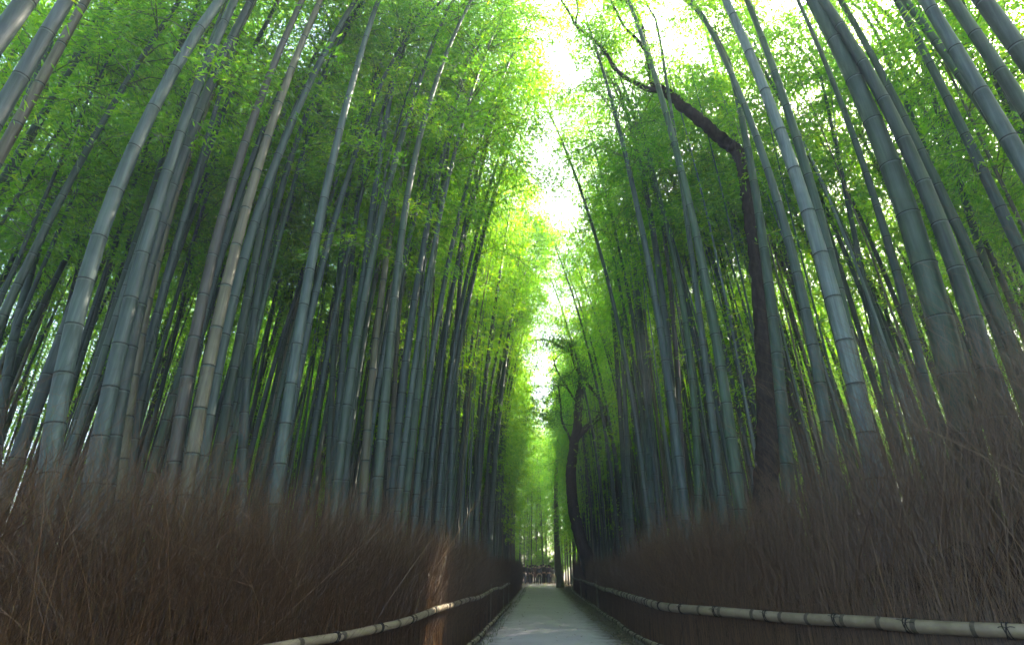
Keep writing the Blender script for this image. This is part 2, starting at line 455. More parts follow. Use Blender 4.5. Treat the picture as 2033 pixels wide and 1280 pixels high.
def rail(L, sgn, s0, s1, z, r0, r1, seed, parent, name, endpost=False):
    rng = np.random.default_rng(seed)
    step = .09
    s = np.arange(s0, s1, step)
    wob = np.cumsum(rng.normal(0, .004, len(s))); wob -= np.linspace(0, wob[-1], len(s))
    wob = np.convolve(np.pad(wob, 6, mode='edge'), np.ones(13) / 13, 'valid')
    q = L.at(s); t = L.tan(s); nn = np.stack([-t[:, 1], t[:, 0]], -1) * sgn
    zz = (np.interp(q[:, 1], z[0], z[1]) if isinstance(z, tuple) else z) + wob + .012 * np.sin(s * .9 + seed)
    P = np.concatenate([q - nn * (.13 if z == .09 else .03), zz[:, None]], 1)
    rad = r0 + (r1 - r0) * (s - s0) / (s1 - s0)
    # joints along the pole
    nodes = []; x = s0 + .2
    while x < s1:
        nodes.append(x); x += rng.uniform(.38, .62)
    S2, K2 = [], []
    for x in nodes:
        S2 += [x - .03, x, x + .03]; K2 += [1.0, 1.13, 1.0]
    sall = np.sort(np.concatenate([s, np.array(S2)]))
    kk = np.ones(len(sall))
    mat = np.zeros(len(sall) - 1, int)
    for x in nodes:
        kk = np.where(np.abs(sall - x) < 1e-6, 1.14, kk)
        mat = np.where((np.abs(.5 * (sall[1:] + sall[:-1]) - x) < .02), 1, mat)
    P = np.stack([np.interp(sall, s, P[:, i]) for i in range(3)], 1)
    rr = np.interp(sall, s, rad) * kk
    b = MB(); b.tube(P, rr, 10, mat)
    link_mesh(name, b.mesh(name, [RAIL, RAIL_NODE]), parent)
    # black cord lashings, each a wrap with a knot
    x = s0 + .5; k = 0
    while x < s1 - .3 and k < 46:
        p0 = np.array([np.interp(x, s, np.interp(s, sall, P[:, i])) for i in range(3)])
        r = float(np.interp(x, s, rad)); tt = L.tan(np.array([x]))[0]; n2 = np.array([-tt[1], tt[0]]) * sgn
        T = np.array([tt[0], tt[1], 0]); N_ = np.array([n2[0], n2[1], 0]); U = np.array([0, 0, 1.])
        lb = MB()
        for dx, sk in ((-.012, .25), (.008, -.2), (.02, .3)):
            th = np.linspace(0, 2 * math.pi, 15)
            C = p0 + T * dx + (np.cos(th)[:, None] * N_ + np.sin(th)[:, None] * U) * (r * 1.08) + T * (np.sin(th) * sk * r)[:, None]
            lb.tube(C, .006, 5, 0, cap=False)
        if x < s0 + 12:
            e0 = p0 - N_ * r + U * r * .4
            for dd in (1, -1):
                u = np.linspace(0, 1, 5)[:, None]
                C = e0 + T * dd * u * rng.uniform(.05, .12) + U * (u * rng.uniform(.03, .1) - .05 * u ** 2) - N_ * .01
                lb.tube(C, .004, 4, 0)
        link_mesh('lashing', lb.mesh('lashing', [CORD]), parent)
        x += rng.uniform(.75, 1.25) * (1 if x < s0 + 16 else 2.0); k += 1
    return P

def post(L, sgn, s, h, r, parent):
    q = L.at(np.array([s]))[0]; b = MB()
    u = np.linspace(0, 1, 6)
    P = np.stack([q[0] + .02 * u * sgn, q[1] + 0 * u, u * h], 1)
    b.tube(P, r * (1 - .2 * u), 8)
    link_mesh('post', b.mesh('post', [RAIL]), parent)

fence_l = tag(empty('brushwood_fence', (0, 0, 0)), 'long brown brushwood fence with bamboo rails along the left edge of the path', 'fence')
brushwood(LL, 1, top_left, 11, 'brushwood', fence_l)
rail(LL, 1, LL.s_of_y(2.4), LL.s_of_y(26), ((4, 5.4, 7, 9, 26), (.66, .70, .75, .785, .80)), .044, .042, 21, fence_l, 'top_rail')
rail(LL, 1, LL.s_of_y(5.0), LL.s_of_y(26), .09, .045, .04, 22, fence_l, 'bottom_rail')
for y in (26.0, 22.6, 17.0): post(LL, 1, LL.s_of_y(y), 0.92 if y > 20 else 1.0, .016, fence_l)
fence_r = tag(empty('brushwood_fence', (0, 0, 0)), 'tall brown brushwood fence with bamboo rails curving along the right edge of the path', 'fence')
brushwood(LR, -1, top_right, 12, 'brushwood', fence_r)
rail(LR, -1, LR.s_of_y(4.2), LR.s_of_y(45.5), .80, .078, .045, 23, fence_r, 'top_rail')
rail(LR, -1, LR.s_of_y(7.0), LR.s_of_y(45.8), .09, .055, .045, 24, fence_r, 'bottom_rail')
for y in (45.5, 34., 24.): post(LR, -1, LR.s_of_y(y), .95, .035, fence_r)

# ------------------------------------------------------------------ the shaft of sun that reaches the left fence
SUN_P = np.array([-1.49, 9.35, .0])
SH = np.array([math.sin(SUN_AZ), math.cos(SUN_AZ)]); SN = np.array([SH[1], -SH[0]])
def shaft_dist(x, y):
    d0 = x - SUN_P[0]; d1 = y - SUN_P[1]
    return d0 * SN[0] + d1 * SN[1], d0 * SH[0] + d1 * SH[1]
def in_shaft(P, half=.52):
    """true where a leaf stands in the gap of the canopy through which the sun reaches the left fence"""
    a, s = shaft_dist(P[:, 0], P[:, 1])
    z = P[:, 2] - s * math.tan(SUN_EL)
    return (np.abs(a) < half) & (s > .6) & (z > -.15) & (z < 1.95)

# ------------------------------------------------------------------ bamboo
def taper(z, H):
    return 1 - .72 * np.clip(z / H, 0, 1) ** 1.4

def culm_mesh(name, curve, H, r0, mats, sides=10, node0=.32, grow=.018, seed=0, detail=True):
    rng = np.random.default_rng(seed)
    zs, mt, kk = [0.0], [], [1.0]
    z = .12; gap = node0
    while z < H - .3:
        r = r0 * taper(z, H)
        w = min(.013, r * .18)
        if detail:
            zs += [z - .035, z - w, z, z + w * .6]; mt += [0, 2, 1, 1]; kk += [1.0, 1.02, 1.06, .985]
        else:
            zs += [z - .03, z, z + .03]; mt += [0, 1, 1]; kk += [1.0, 1.05, 1.0]
        z += gap * rng.uniform(.94, 1.06)
        gap = min(gap + grow * gap * 2.2, node0 * 1.9)
    zs.append(H); mt.append(0); kk.append(.6)
    zs = np.array(zs)
    b = MB(); b.tube(curve(zs), r0 * taper(zs, H) * np.array(kk), sides, np.array(mt))
    return b.mesh(name, mats)

def crown_mesh(name, curve, H, z0, seed, dens=1.0, leaf=.15, spread=1.0, origin=(0, 0, 0), carve=False, mb=None, step=.38, low=False, tow=None):
    rng = np.random.default_rng(seed)
    b = mb or MB()
    zn = np.arange(z0, H - .15, step); zn = zn + rng.uniform(-.05, .05, len(zn))
    n = len(zn)
    f = (zn - z0) / (H - z0)
    Lb = spread * (.6 + 1.35 * np.sin(np.pi * np.clip(f * .92 + .12, 0, 1)) ** .8) * rng.uniform(.75, 1.2, n)
    az0 = rng.uniform(0, 2 * math.pi, n)
    zn = np.repeat(zn, 2); Lb = np.repeat(Lb, 2) * rng.uniform(.8, 1.15, 2 * n)
    az = np.repeat(az0, 2) + np.tile([0, .9], n) + np.repeat(np.arange(n) * math.pi, 2) + rng.normal(0, .3, 2 * n)
    keep = rng.random(2 * n) < .88
    zn, Lb, az = zn[keep], Lb[keep], az[keep]
    base = curve(zn); N = len(zn)
    rise = rng.uniform(.45, .95, N); drop = rng.uniform(.6, 1.15, N)
    def arc(t):
        h = Lb[:, None] * t * .9; up = Lb[:, None] * (rise[:, None] * t - drop[:, None] * t ** 2)
        return base[:, None, :] + np.stack([np.cos(az)[:, None] * h, np.sin(az)[:, None] * h, up], -1)
    if not low:
        t = np.linspace(0, 1, 4)[None].repeat(N, 0)
        b.tubes(arc(t), .011 * np.array([[1, .8, .55, .2]]) * np.sqrt(Lb)[:, None], 3, 1)
    k = max(2, int(round(7 * dens)))
    t = rng.uniform(.22, 1.05, (N, k))
    tw = arc(t).reshape(-1, 3)
    tw += rng.normal(0, .13, tw.shape)
    az_t = np.repeat(az, k) + rng.normal(0, .8, N * k)
    m = 12
    C = np.repeat(tw, m, 0) + rng.normal(0, 1, (len(tw) * m, 3)) * np.array([.15, .15, .085])
    a = np.repeat(az_t, m) + rng.normal(0, .55, len(C))
    el = np.repeat(rng.normal(-.38, .25, N * k), m) + rng.normal(0, .25, len(C))
    D = np.stack([np.cos(a) * np.cos(el), np.sin(a) * np.cos(el), np.sin(el)], 1)
    L = leaf * rng.uniform(.65, 1.25, len(C)); W = L * rng.uniform(.19, .27, len(C))
    if carve:
        ok = ~in_shaft(tow(C) if tow else C + np.asarray(origin)); C, D, L, W = C[ok], D[ok], L[ok], W[ok]
    b.leaves(C, D, L, W, rng, 0)
    if mb is None:
        return b.mesh(name, [LEAF, TWIG_GREEN], smooth=False)

def culm_mats(tone):
    return [CULM[tone], NODE_DARK, NODE_PALE]

NODE_SPEC = {'grey': None}
TRACED=[
(4.33, [0.00485, 0.07813, -6.96707], 7.67, 0.1257, 'grey', 'thick grey-green bamboo cutting across the top left corner of the grove'),
(5.36, [0.00247, 0.04971, -7.5184], 9.13, 0.1242, 'grey', 'thick grey bamboo with ringed joints leaning in below the top left corner'),
(6.27, [0.00261, 0.05125, -8.36321], 10.42, 0.0978, 'tan', 'pale brown bamboo slanting beside the thick grey one at upper left'),
(8.21, [0.00148, 0.06783, -10.61381], 12.98, 0.0921, 'dark', 'dark thin bamboo slanting parallel to the pale brown one at upper left'),
(9.31, [0.0252, -0.45727, -8.08316], 14.46, 0.0863, 'grey', 'long slim grey bamboo rising from the left edge above the brush'),
(6.52, [0.03122, -0.37636, -5.04524], 10.64, 0.1171, 'grey', 'broadest blue-grey bamboo of the left grove with dark joint rings'),
(8.07, [0.00226, 0.00526, -7.75467], 12.86, 0.1027, 'grey', 'grey bamboo hugging the upper left flank of the broadest left culm'),
(7.1, [0.01511, -0.19607, -5.28841], 11.44, 0.111, 'grey', 'second thick blue-grey bamboo, right neighbour of the broadest left culm'),
(7.49, [0.01922, -0.25483, -5.26499], 11.97, 0.1162, 'grey', 'grey bamboo with a sunlit patch crossing behind the second thick left culm'),
(8.2, [0.02011, -0.2904, -5.51973], 9.36, 0.0977, 'tan', 'mottled brownish bamboo between the two paired grey culms on the left'),
(8.69, [0.01735, -0.2377, -5.8665], 12.0, 0.0858, 'grey', 'slim blue-grey bamboo right of the mottled brownish one'),
(7.73, [0.01544, -0.19106, -4.66704], 12.26, 0.0972, 'brown', 'purplish brown bamboo left of the pale sun-streaked culm'),
(8.98, [0.01745, -0.1974, -5.40893], 11.66, 0.0772, 'grey', 'thin grey bamboo squeezed between the purplish and the sun-streaked culms'),
(7.72, [0.01099, -0.12498, -4.56962], 12.15, 0.0995, 'tan', 'pale green-tan bamboo with bright sun streaks and dark rings'),
(8.37, [0.01749, -0.18118, -4.69759], 13.08, 0.1034, 'grey', 'thick grey bamboo running parallel on the right of the sun-streaked culm'),
(9.5, [0.0216, -0.30422, -4.30564], 12.46, 0.0864, 'grey', 'grey bamboo with one pale lit stretch, leaning under the standout pale culm'),
(9.1, [0.00455, -0.06325, -5.09494], 8.8, 0.0901, 'dark', 'dark blunt bamboo standing behind the parallel pair on the left'),
(8.32, [0.00722, -0.0809, -3.6605], 12.98, 0.0989, 'grey', 'tall pale grey standalone bamboo, clear of its neighbours, left of the path'),
(9.76, [0.01225, -0.0923, -4.2562], 12.12, 0.0784, 'grey', 'slim grey bamboo just right of the tall standalone pale one'),
(10.94, [0.00621, -0.14981, -3.62514], 11.19, 0.077, 'green', 'thin green bamboo midway between the standalone pale culm and the dark ringed culm'),
(10.89, [0.00293, -0.07431, -3.71428], 12.3, 0.0828, 'grey', 'straight slender bluish bamboo left of the dark ringed culm'),
(9.93, [0.00476, -0.0707, -3.21837], 11.64, 0.0925, 'grey', 'bluish bamboo touching the upper left side of the dark ringed culm'),
(9.71, [0.00985, -0.06747, -3.30496], 14.8, 0.0969, 'dark', 'dark green bamboo with pale joint rings bending right over the path'),
(11.0, [0.00855, -0.09947, -3.12895], 13.34, 0.0874, 'tan', 'buff coloured bamboo with fine dark rings, right of the dark ringed culm'),
(9.48, [0.00319, -0.03206, -2.5847], 7.39, 0.0941, 'dark', 'wide dark bamboo right of the buff coloured culm'),
(12.4, [0.00209, -0.05532, -3.04979], 13.56, 0.0669, 'tan', 'very thin pinkish tan bamboo left of the path'),
(10.92, [0.00895, -0.05629, -2.65407], 9.7, 0.0937, 'grey', 'blue-green bamboo next to the very thin pinkish one'),
(11.2, [0.00108, 0.03352, -2.65557], 12.17, 0.0914, 'green', 'grey-green bamboo in the centre of the left wall of culms'),
(12.85, [0.01331, -0.06429, -2.44931], 9.16, 0.077, 'green', 'middling green bamboo just left of the dark crossing culm'),
(13.39, [0.00923, 0.01164, -2.42283], 12.64, 0.0824, 'dark', 'dark slanting bamboo that crosses its neighbours and bends right into the leaves'),
(13.48, [0.00141, -0.01655, -1.9881], 7.97, 0.0853, 'grey', 'blue bamboo standing right of the dark slanting one'),
(18.57, [0.00811, -0.03937, -1.87384], 10.63, 0.0896, 'grey', 'thin bluish bamboo near the path end of the left wall'),
(22.32, [0.00552, 0.01078, -1.83733], 10.77, 0.118, 'grey', 'gleaming blue-green bamboo, nearly last before the path opening'),
(20.32, [0.0017, 0.07002, -2.517], 16.2, 0.0776, 'green', 'hair-thin bamboo rising against the bright leaves left of the sky gap'),
(11.76, [-0.00659, 0.03889, 2.88659], 14.88, 0.1011, 'grey', 'bare arching grey bamboo leaning left toward the bright sky gap'),
(13.33, [-0.0083, 0.12795, 2.89699], 11.52, 0.122, 'grey', 'thick blue-grey bamboo in the right wall below the arching culm'),
(10.82, [-0.00761, 0.07802, 3.55864], 16.04, 0.1157, 'green', 'long curving blue-green bamboo passing in front of the dark bough'),
(11.33, [-0.00203, 0.04367, 3.45078], 15.39, 0.0819, 'grey', 'slimmer bamboo running close along the left of the long curving one'),
(16.12, [-0.00686, 0.12368, 2.82591], 14.77, 0.1127, 'grey', 'slim bluish bamboo right of the forked dark tree'),
(13.57, [-0.00649, 0.13621, 3.03505], 11.68, 0.0797, 'brown', 'mauve-brown bamboo in the middle of the right wall'),
(12.46, [-0.01524, 0.20687, 2.96734], 10.35, 0.0907, 'green', 'dark green bamboo right of the mauve-brown culm'),
(19.3, [-0.00211, 0.04186, 2.81054], 14.39, 0.1099, 'grey', 'first slender bamboo right of the forked dark tree'),
(18.67, [0.00061, 0.02792, 2.86749], 15.36, 0.0919, 'grey', 'second slender bamboo right of the forked dark tree'),
(14.35, [-0.00061, -0.01744, 6.83633], 19.07, 0.1386, 'grey', 'thin whitish bamboo rising out of the bend of the dark bough'),
(8.34, [-0.0119, 0.11111, 4.60484], 12.57, 0.1401, 'pale', 'prominent pale ringed bamboo leaning left on the right side, lit along its edge'),
(9.38, [-0.01283, 0.16927, 4.40356], 13.99, 0.1059, 'grey', 'thick bamboo directly left of the prominent pale ringed one'),
(8.71, [-0.00914, 0.13061, 4.75315], 13.03, 0.1114, 'green', 'deep green bamboo directly right of the prominent pale ringed one'),
(10.01, [-0.00592, 0.15814, 3.90944], 12.32, 0.1158, 'green', 'olive bamboo rising against the right side of the dark tree trunk'),
(7.58, [-0.01727, 0.22718, 5.15452], 11.46, 0.1961, 'green', 'by far the thickest bamboo, dark green, leaning left at the right side'),
(7.28, [-0.0201, 0.24455, 5.36791], 11.03, 0.1309, 'dark', 'dark bamboo behind the thickest right culm, parallel to it'),
(8.71, [-0.0054, 0.00951, 7.77471], 12.51, 0.1027, 'dark', 'thin dark bamboo crossing just right of the dark parallel culm'),
(8.7, [-0.00498, 0.0196, 8.50702], 12.09, 0.1109, 'grey', 'grey bamboo with a bright edge in the upper right group'),
(6.11, [-0.00258, -0.05682, 6.90131], 9.33, 0.1214, 'grey', 'thick grey bamboo left of the brightest opening at upper right'),
(7.97, [-0.00464, -0.0914, 9.38862], 11.76, 0.1103, 'green', 'thinner bamboo merging with the thick one left of the bright opening'),
(6.43, [-0.00357, -0.04679, 7.75133], 9.79, 0.1189, 'dark', 'dark bamboo right of the brightest opening at upper right'),
(9.3, [0.00049, 0.01931, 9.79227], 13.03, 0.1039, 'grey', 'slim bamboo below the bright opening at upper right'),
(5.66, [-0.00918, 0.0087, 7.10841], 8.77, 0.1385, 'dark', 'thick dark bamboo crossing the top right corner'),
(10.7, [-0.00038, 0.02154, 9.1924], 14.9, 0.0956, 'green', 'slender bamboo between the thickest culm and the upper right group'),
(10.79, [0.00046, 0.05625, 9.19602], 12.78, 0.0988, 'green', 'slender bamboo just left of the grey bright-edged one'),
(10.13, [-0.01021, 0.16117, 6.6367], 14.38, 0.0957, 'grey', 'slim blue-grey bamboo left of the thickest culm'),
(11.55, [0.00107, 0.06716, 7.01146], 13.59, 0.079, 'grey', 'very slim bamboo left of the slim blue-grey one on the right'),
]

def traced_curve(c, X0, ztop, H, tipx, by):
    a2, a1, a0 = c
    def cx(z):
        z = np.asarray(z, float)
        zc = np.minimum(z, ztop)
        x = a2 * zc ** 2 + a1 * zc + a0
        sl = 2 * a2 * ztop + a1
        over = np.maximum(z - ztop, 0)
        xe = x + sl * over
        tip_lin = a2 * ztop ** 2 + a1 * ztop + a0 + sl * (H - ztop)
        xe = xe + (tipx - tip_lin) * (over / (H - ztop)) ** 2
        return xe
    def f(z):
        z = np.asarray(z, float)
        return np.stack([cx(z) - X0, by * np.clip(z / H, 0, 1) ** 2.5, z - .35 * np.clip((z / H - .75) / .25, 0, 1) ** 2 * 1.0], -1)
    return f

BAMBOO_N = 0
front_rng = np.random.default_rng(5)
PLACED = []
for i, (Y, c, ztop, r0, tone, label) in enumerate(TRACED):
    X0 = c[2]; left = X0 < 0
    H = max(17.0, ztop + 2.2) + front_rng.uniform(-.3, .8)
    if 'crosses its neighbours' in label or 'bare arching' in label: H = ztop + 2.0
    xt = c[0] * ztop ** 2 + c[1] * ztop + c[2]
    tipx = xt + ((1.6 if 9 < Y < 14 else 1.0) if left else -1.0) * front_rng.uniform(.6, 2.2)
    tipx = min(tipx, -.6 if Y > 9 else -1.0) if left else max(tipx, 2.3)
    lin = xt + (2 * c[0] * ztop + c[1]) * (H - ztop)
    tipx = max(tipx, min(lin, .2)) if left else min(tipx, max(lin, 1.4))
    cv = traced_curve(c, X0, ztop, H, tipx, front_rng.uniform(-.4, .6))
    root = tag(empty('bamboo', (X0, Y, -.03)), label, 'bamboo', 'bamboos along the front of the left grove' if left else 'bamboos along the front of the right grove')
    link_mesh('culm', culm_mesh('culm', cv, H, r0, culm_mats(tone), 14, .44 + 1.8 * (r0 - .06), .018, i), root)
    z0 = max(.78 * H, min(ztop + .3, .86 * H)) if Y < 11.7 else .62 * H
    link_mesh('crown', crown_mesh('crown', cv, H, z0, 100 + i, 2.0, .12, 1.15, (X0, Y, 0), True), root)
    PLACED.append((X0, Y)); BAMBOO_N += 1

# bamboos behind the front rows
VAR = []
vr = np.random.default_rng(77)
for k in range(9):
    H = [15.5, 17, 16.2, 14.5, 17.8, 16.6, 15, 17.4, 13.5][k]
    bend = [1.4, 2.2, .7, 1.0, 2.8, 1.8, .5, 1.2, .8][k]; low = [.55, .6, .5, .52, .62, .56, .48, .6, .45][k]
    wv = vr.uniform(-.12, .12)
    def cv(z, H=H, bend=bend, wv=wv):
        z = np.asarray(z, float); u = np.clip(z / H, 0, 1)
        return np.stack([bend * u ** 2.4 + wv * np.sin(u * 5), wv * np.sin(u * 4 + 1), z - .5 * np.clip((u - .8) / .2, 0, 1) ** 2 * (bend * .4)], -1)
    r0 = [.062, .072, .058, .055, .075, .066, .05, .07, .048][k]
    culms = {t: culm_mesh('culm', cv, H, r0, culm_mats(t), 9, .34, .018, 300 + k) for t in ('grey', 'green', 'tan', 'dark')}
    crown = crown_mesh('crown', cv, H, low * H, 400 + k, 1.35, .145, 1.1, step=.30)
    VAR.append((cv, H, low, r0, culms, crown))

FPX = 1105.0
TH, PS = R(23.78), R(2.44)
def view(X, Y, Z):
    Z = Z - EYE
    r = X * math.cos(PS) + Y * math.sin(PS); f = -X * math.sin(PS) + Y * math.cos(PS)
    d = f * math.cos(TH) + Z * math.sin(TH); v = -f * math.sin(TH) + Z * math.cos(TH)
    return (r / max(d, .01) * FPX, -v / max(d, .01) * FPX, d)

pr = random.Random(2024)
cells = {}
def far_enough(x, y, dmin):
    cx, cy_ = int(x // 1.2), int(y // 1.2)
    for a in range(cx - 1, cx + 2):
        for bb in range(cy_ - 1, cy_ + 2):
            for (u, v) in cells.get((a, bb), ()):
                if (u - x) ** 2 + (v - y) ** 2 < dmin * dmin: return False
    cells.setdefault((cx, cy_), []).append((x, y)); return True
for p in PLACED: cells.setdefault((int(p[0] // 1.2), int(p[1] // 1.2)), []).append(p)
TREES_AT = [(2.75, 30), (3.35, 26), (4.3, 11.5), (1.8, 48), (-.1, 68)]
for p in TREES_AT: cells.setdefault((int(p[0] // 1.2), int(p[1] // 1.2)), []).append(p)
CAND = []
for _ in range(40000):
    left = pr.random() < .5
    y = pr.uniform(3.0, 64.0)
    depth = (1.0 if y < 24 else .5) + 19.0 * pr.random() ** 1.35
    yy = min(y, 46.0)
    x = float(fence_x(yy, left)) + (-depth if left else depth)
    if y > 50:
        x = pr.uniform(-22, 22); y = pr.uniform(50, 62) if pr.random() < .65 else pr.uniform(62, 76)
        x = pr.uniform(-17, 17)
        if y > 62: x = pr.uniform(-8, 8)
        if pr.random() < .45: continue
    if abs(x - .1) < (2.0 if y < 58 else -1): continue
    if y > 58 and abs(x) < 1.6 and y < 62: continue
    dc = math.hypot(x, y)
    if dc < 10.5: continue
    if not left and (y < 13.5 and x < 7.2 or y < 12 and x < 9): continue
    if y < 24 and depth < 1.4: continue
    a = math.atan2(x, y)
    if abs(a) > R(62): continue
    if not left and 13 < y < 29.6 and x < max(3.3, .165 * y): continue
    if not far_enough(x, y, .50 if depth < 7 else .62): continue
    CAND.append((x, y))
CAND = CAND[:2000]
def keep_sun(x, y):
    a, s = shaft_dist(x, y)
    return not (abs(a) < .62 and 2 < s < 30)
CAND = [c for c in CAND if keep_sun(*c)]
plan = []
for (x, y) in CAND:
    k = pr.randrange(9)
    cv, H, low, r0, culms, crown = VAR[k]
    left = x < .2
    a, s = shaft_dist(x, y)
    near_shaft = abs(a) < 4.5 and 2 < s < 30
    face = 0.0 if left else math.pi
    edge = abs(x) < 7
    rz = face + pr.gauss(0, .5 if edge else 1.2)
    sc = pr.uniform(.86, 1.12)
    sxy = sc * pr.uniform(.85, 1.25)
    if y < 22 and abs(x) < 4.2: k = [0, 6, 7][k % 3]
    if 22 <= y < 28 and abs(x) < 4.5: k = [4, 4, 1][k % 3]; rz = face + pr.gauss(0, .3)
    if y >= 28 and abs(x) < 4.5: k = [0, 7, 5, 2][k % 4]; rz = face + pr.gauss(0, .6)
    tone = pr.choices(['grey', 'green', 'tan', 'dark'], [.42, .30, .10, .18])[0]
    q = view(x, y, 4.0); q2 = view(x, y, 10.0)
    inview = min(abs(q[0]), abs(q2[0])) < 1040
    plan.append(dict(x=x, y=y, k=k, rz=rz, sc=sc, sxy=sxy, tone=tone, app=(VAR[k][3] * sxy / max(q[2], 1)) if inview else 0, shaft=near_shaft))
for (x, y, k, rz) in [(-2.35, 14.3, 4, .1), (-2.6, 10.7, 1, .1), (-2.45, 11.7, 4, 0), (-2.4, 12.5, 1, .1), (-3.4, 11.2, 4, .1), (-3.3, 12.6, 4, 0), (-2.25, 13.2, 4, .2), (2.7, 14.4, 4, math.pi), (3.0, 22.4, 4, math.pi), (2.95, 26.0, 4, math.pi), (-1.95, 24.4, 4, 0), (-2.0, 28.6, 4, 0), (-2.1, 31, 4, 0), (4.9, 28, 4, math.pi), (-2.1, 23.4, 4, .1), (-2.0, 25.5, 4, 0), (3.5, 24.0, 4, math.pi), (3.1, 15.3, 7, math.pi - .1), (-2.6, 15.9, 7, -.15), (3.3, 17.2, 7, math.pi), (4.4, 13.6, 1, math.pi + .2), (5.3, 14.2, 5, math.pi),
                      (-2.3, 22.6, 4, .1), (-2.1, 24.4, 4, -.1), (4.4, 24.9, 1, math.pi + .2), (5.6, 14.0, 5, 3.0), (6.4, 13.7, 0, 2.9), (7.4, 13.6, 1, 3.3), (6.0, 14.9, 5, 3.1), (7.5, 13.8, 4, 3.0), (8.3, 13.7, 1, 3.1), (4.9, 14.3, 0, 3.3), (-2.4, 18.4, 7, .2), (4.0, 19.4, 5, math.pi - .2), (4.9, 16.1, 5, 3.4), (6.1, 15.3, 0, 2.9), (6.6, 13.9, 5, 3.3), (-2.0, 27.0, 4, 0)]:
    a, s = shaft_dist(x, y)
    plan.append(dict(x=x, y=y, k=k, rz=rz, sc=1.0, sxy=1.0, tone='grey', app=9.0, shaft=abs(a) < 4.5 and 2 < s < 30))
plan.sort(key=lambda d: -d['app'])
NIND = 300 - BAMBOO_N
ind, rest = plan[:NIND], plan[NIND:]

def label_for(d):
    left = d['x'] < .2
    if d['y'] > 46: return ('slim distant bamboo standing around the far end of the path', 'bamboos around the far end of the path')
    if left:
        if d['y'] > 22: return ('bamboo packed in the far stretch of the left grove, near where the path vanishes', 'bamboos of the far left grove')
        return ('slender bamboo in the shaded rows behind the thick front culms of the left grove', 'bamboos behind the front row of the left grove')
    if d['y'] > 22: return ('bamboo packed in the far stretch of the right grove, near the forked dark tree', 'bamboos of the far right grove')
    return ('slender bamboo in the shaded rows behind the thick front culms of the right grove', 'bamboos behind the front row of the right grove')

for d in ind:
    cv, H, low, r0, culms, crown = VAR[d['k']]
    lab, grp = label_for(d)
    root = tag(empty('bamboo', (d['x'], d['y'], float(ground_z(np.array(d['x']), np.array(d['y']))) - .04), d['rz']), lab, 'bamboo', grp)
    root.scale = (d['sc'], d['sc'], d['sc'])
    cu = link_mesh('culm', culms[d['tone']], root)
    if d['shaft']:
        def tow(P, d=d):
            P = P * d['sc']; ca, sa_ = math.cos(d['rz']), math.sin(d['rz'])
            return np.stack([P[:, 0] * ca - P[:, 1] * sa_ + d['x'], P[:, 0] * sa_ + P[:, 1] * ca + d['y'], P[:, 2]], 1)
        crown = crown_mesh('crown', cv, H, low * H, 400 + d['k'], 1.35, .145, 1.1, carve=True, step=.30, tow=tow)
    link_mesh('crown', crown, root)

br = random.Random(8)
for i in range(1300):
    left = br.random() < .55
    y = br.uniform(11, 48); depth = .75 + 5.5 * br.random() ** 1.2
    x = float(fence_x(min(y, 46), left)) + (-depth if left else depth)
    if not left and 13 < y < 29.6 and x < max(3.3, .165 * y): continue
    if math.hypot(x, y) < 13 or not keep_sun(x, y) or not far_enough(x, y, .32): continue
    rest.append(dict(x=x, y=y, k=br.choice([0, 2, 5, 6, 7]), rz=(0 if left else math.pi) + br.gauss(0, .8), sc=br.uniform(.85, 1.02), sxy=br.uniform(.55, .8), tone=br.choice(['pale', 'pale', 'grey', 'green', 'tan']), thin=True))
for i in range(150):
    left = br.random() < .5; y = br.uniform(4, 40)
    x = float(fence_x(y, left)) + (-1 if left else 1) * br.uniform(15, 24)
    rest.append(dict(x=x, y=y, k=br.randrange(9), rz=br.uniform(0, 6.3), sc=br.uniform(.7, 1.0), sxy=1.0, tone='green', low=True))
for i in range(90):  # grove carried on behind the camera, unseen, added to shade the foreground
    x = br.uniform(2.6, 17) * br.choice([-1, 1]); y = br.uniform(-15, 3.0)
    if y > -1 and abs(x) < 7 + y: x += math.copysign(6, x)
    if math.hypot(x, y) < 4: continue
    rest.append(dict(x=x, y=y, k=br.randrange(9), rz=(0 if x < 0 else math.pi) + br.gauss(0, .6), sc=br.uniform(.9, 1.1), sxy=1.0, tone='grey'))

# the rest of the grove, past three hundred: one mass
tb = MB()
for i, d in enumerate(rest):
    cv, H, low, r0, culms, crown = VAR[d['k']]
    ca, sa_ = math.cos(d['rz']), math.sin(d['rz'])
    g = float(ground_z(np.array(d['x']), np.array(d['y'])))
    def wc(z, cv=cv, ca=ca, sa_=sa_, d=d, g=g):
        p = cv(np.asarray(z, float) / d['sc']) * d['sc']
        return np.stack([p[:, 0] * ca - p[:, 1] * sa_ + d['x'], p[:, 0] * sa_ + p[:, 1] * ca + d['y'], p[:, 2] + g], -1)
    HH = H * d['sc']
    zs = np.linspace(0, HH, 14)
    mi = {'grey': 2, 'green': 3, 'tan': 4, 'dark': 5, 'pale': 6}[d['tone']]
    tb.tube(wc(zs), r0 * d['sxy'] * .85 * taper(zs, HH), 6, mi, cap=False)
    dist = math.hypot(d['x'], d['y']) if d['y'] > 3 else 30
    crown_mesh('', wc, HH, low * HH * (.12 if d.get('low') else 1.25 if d.get('thin') else pr.uniform(.8, 1.0) if dist < 24 else pr.uniform(.06, .9) if (d['y'] > 62 or abs(d['x']) > 14) else pr.uniform(.35, .95)), 1000 + i, (.28 if d.get('thin') or d.get('low') else .36) if dist > 34 or d.get('thin') or d.get('low') else .48 if dist > 18 else .75, .25 if dist > 34 else .18 if dist > 18 else .15, 1.15, (0, 0, 0), True, tb, low=True)
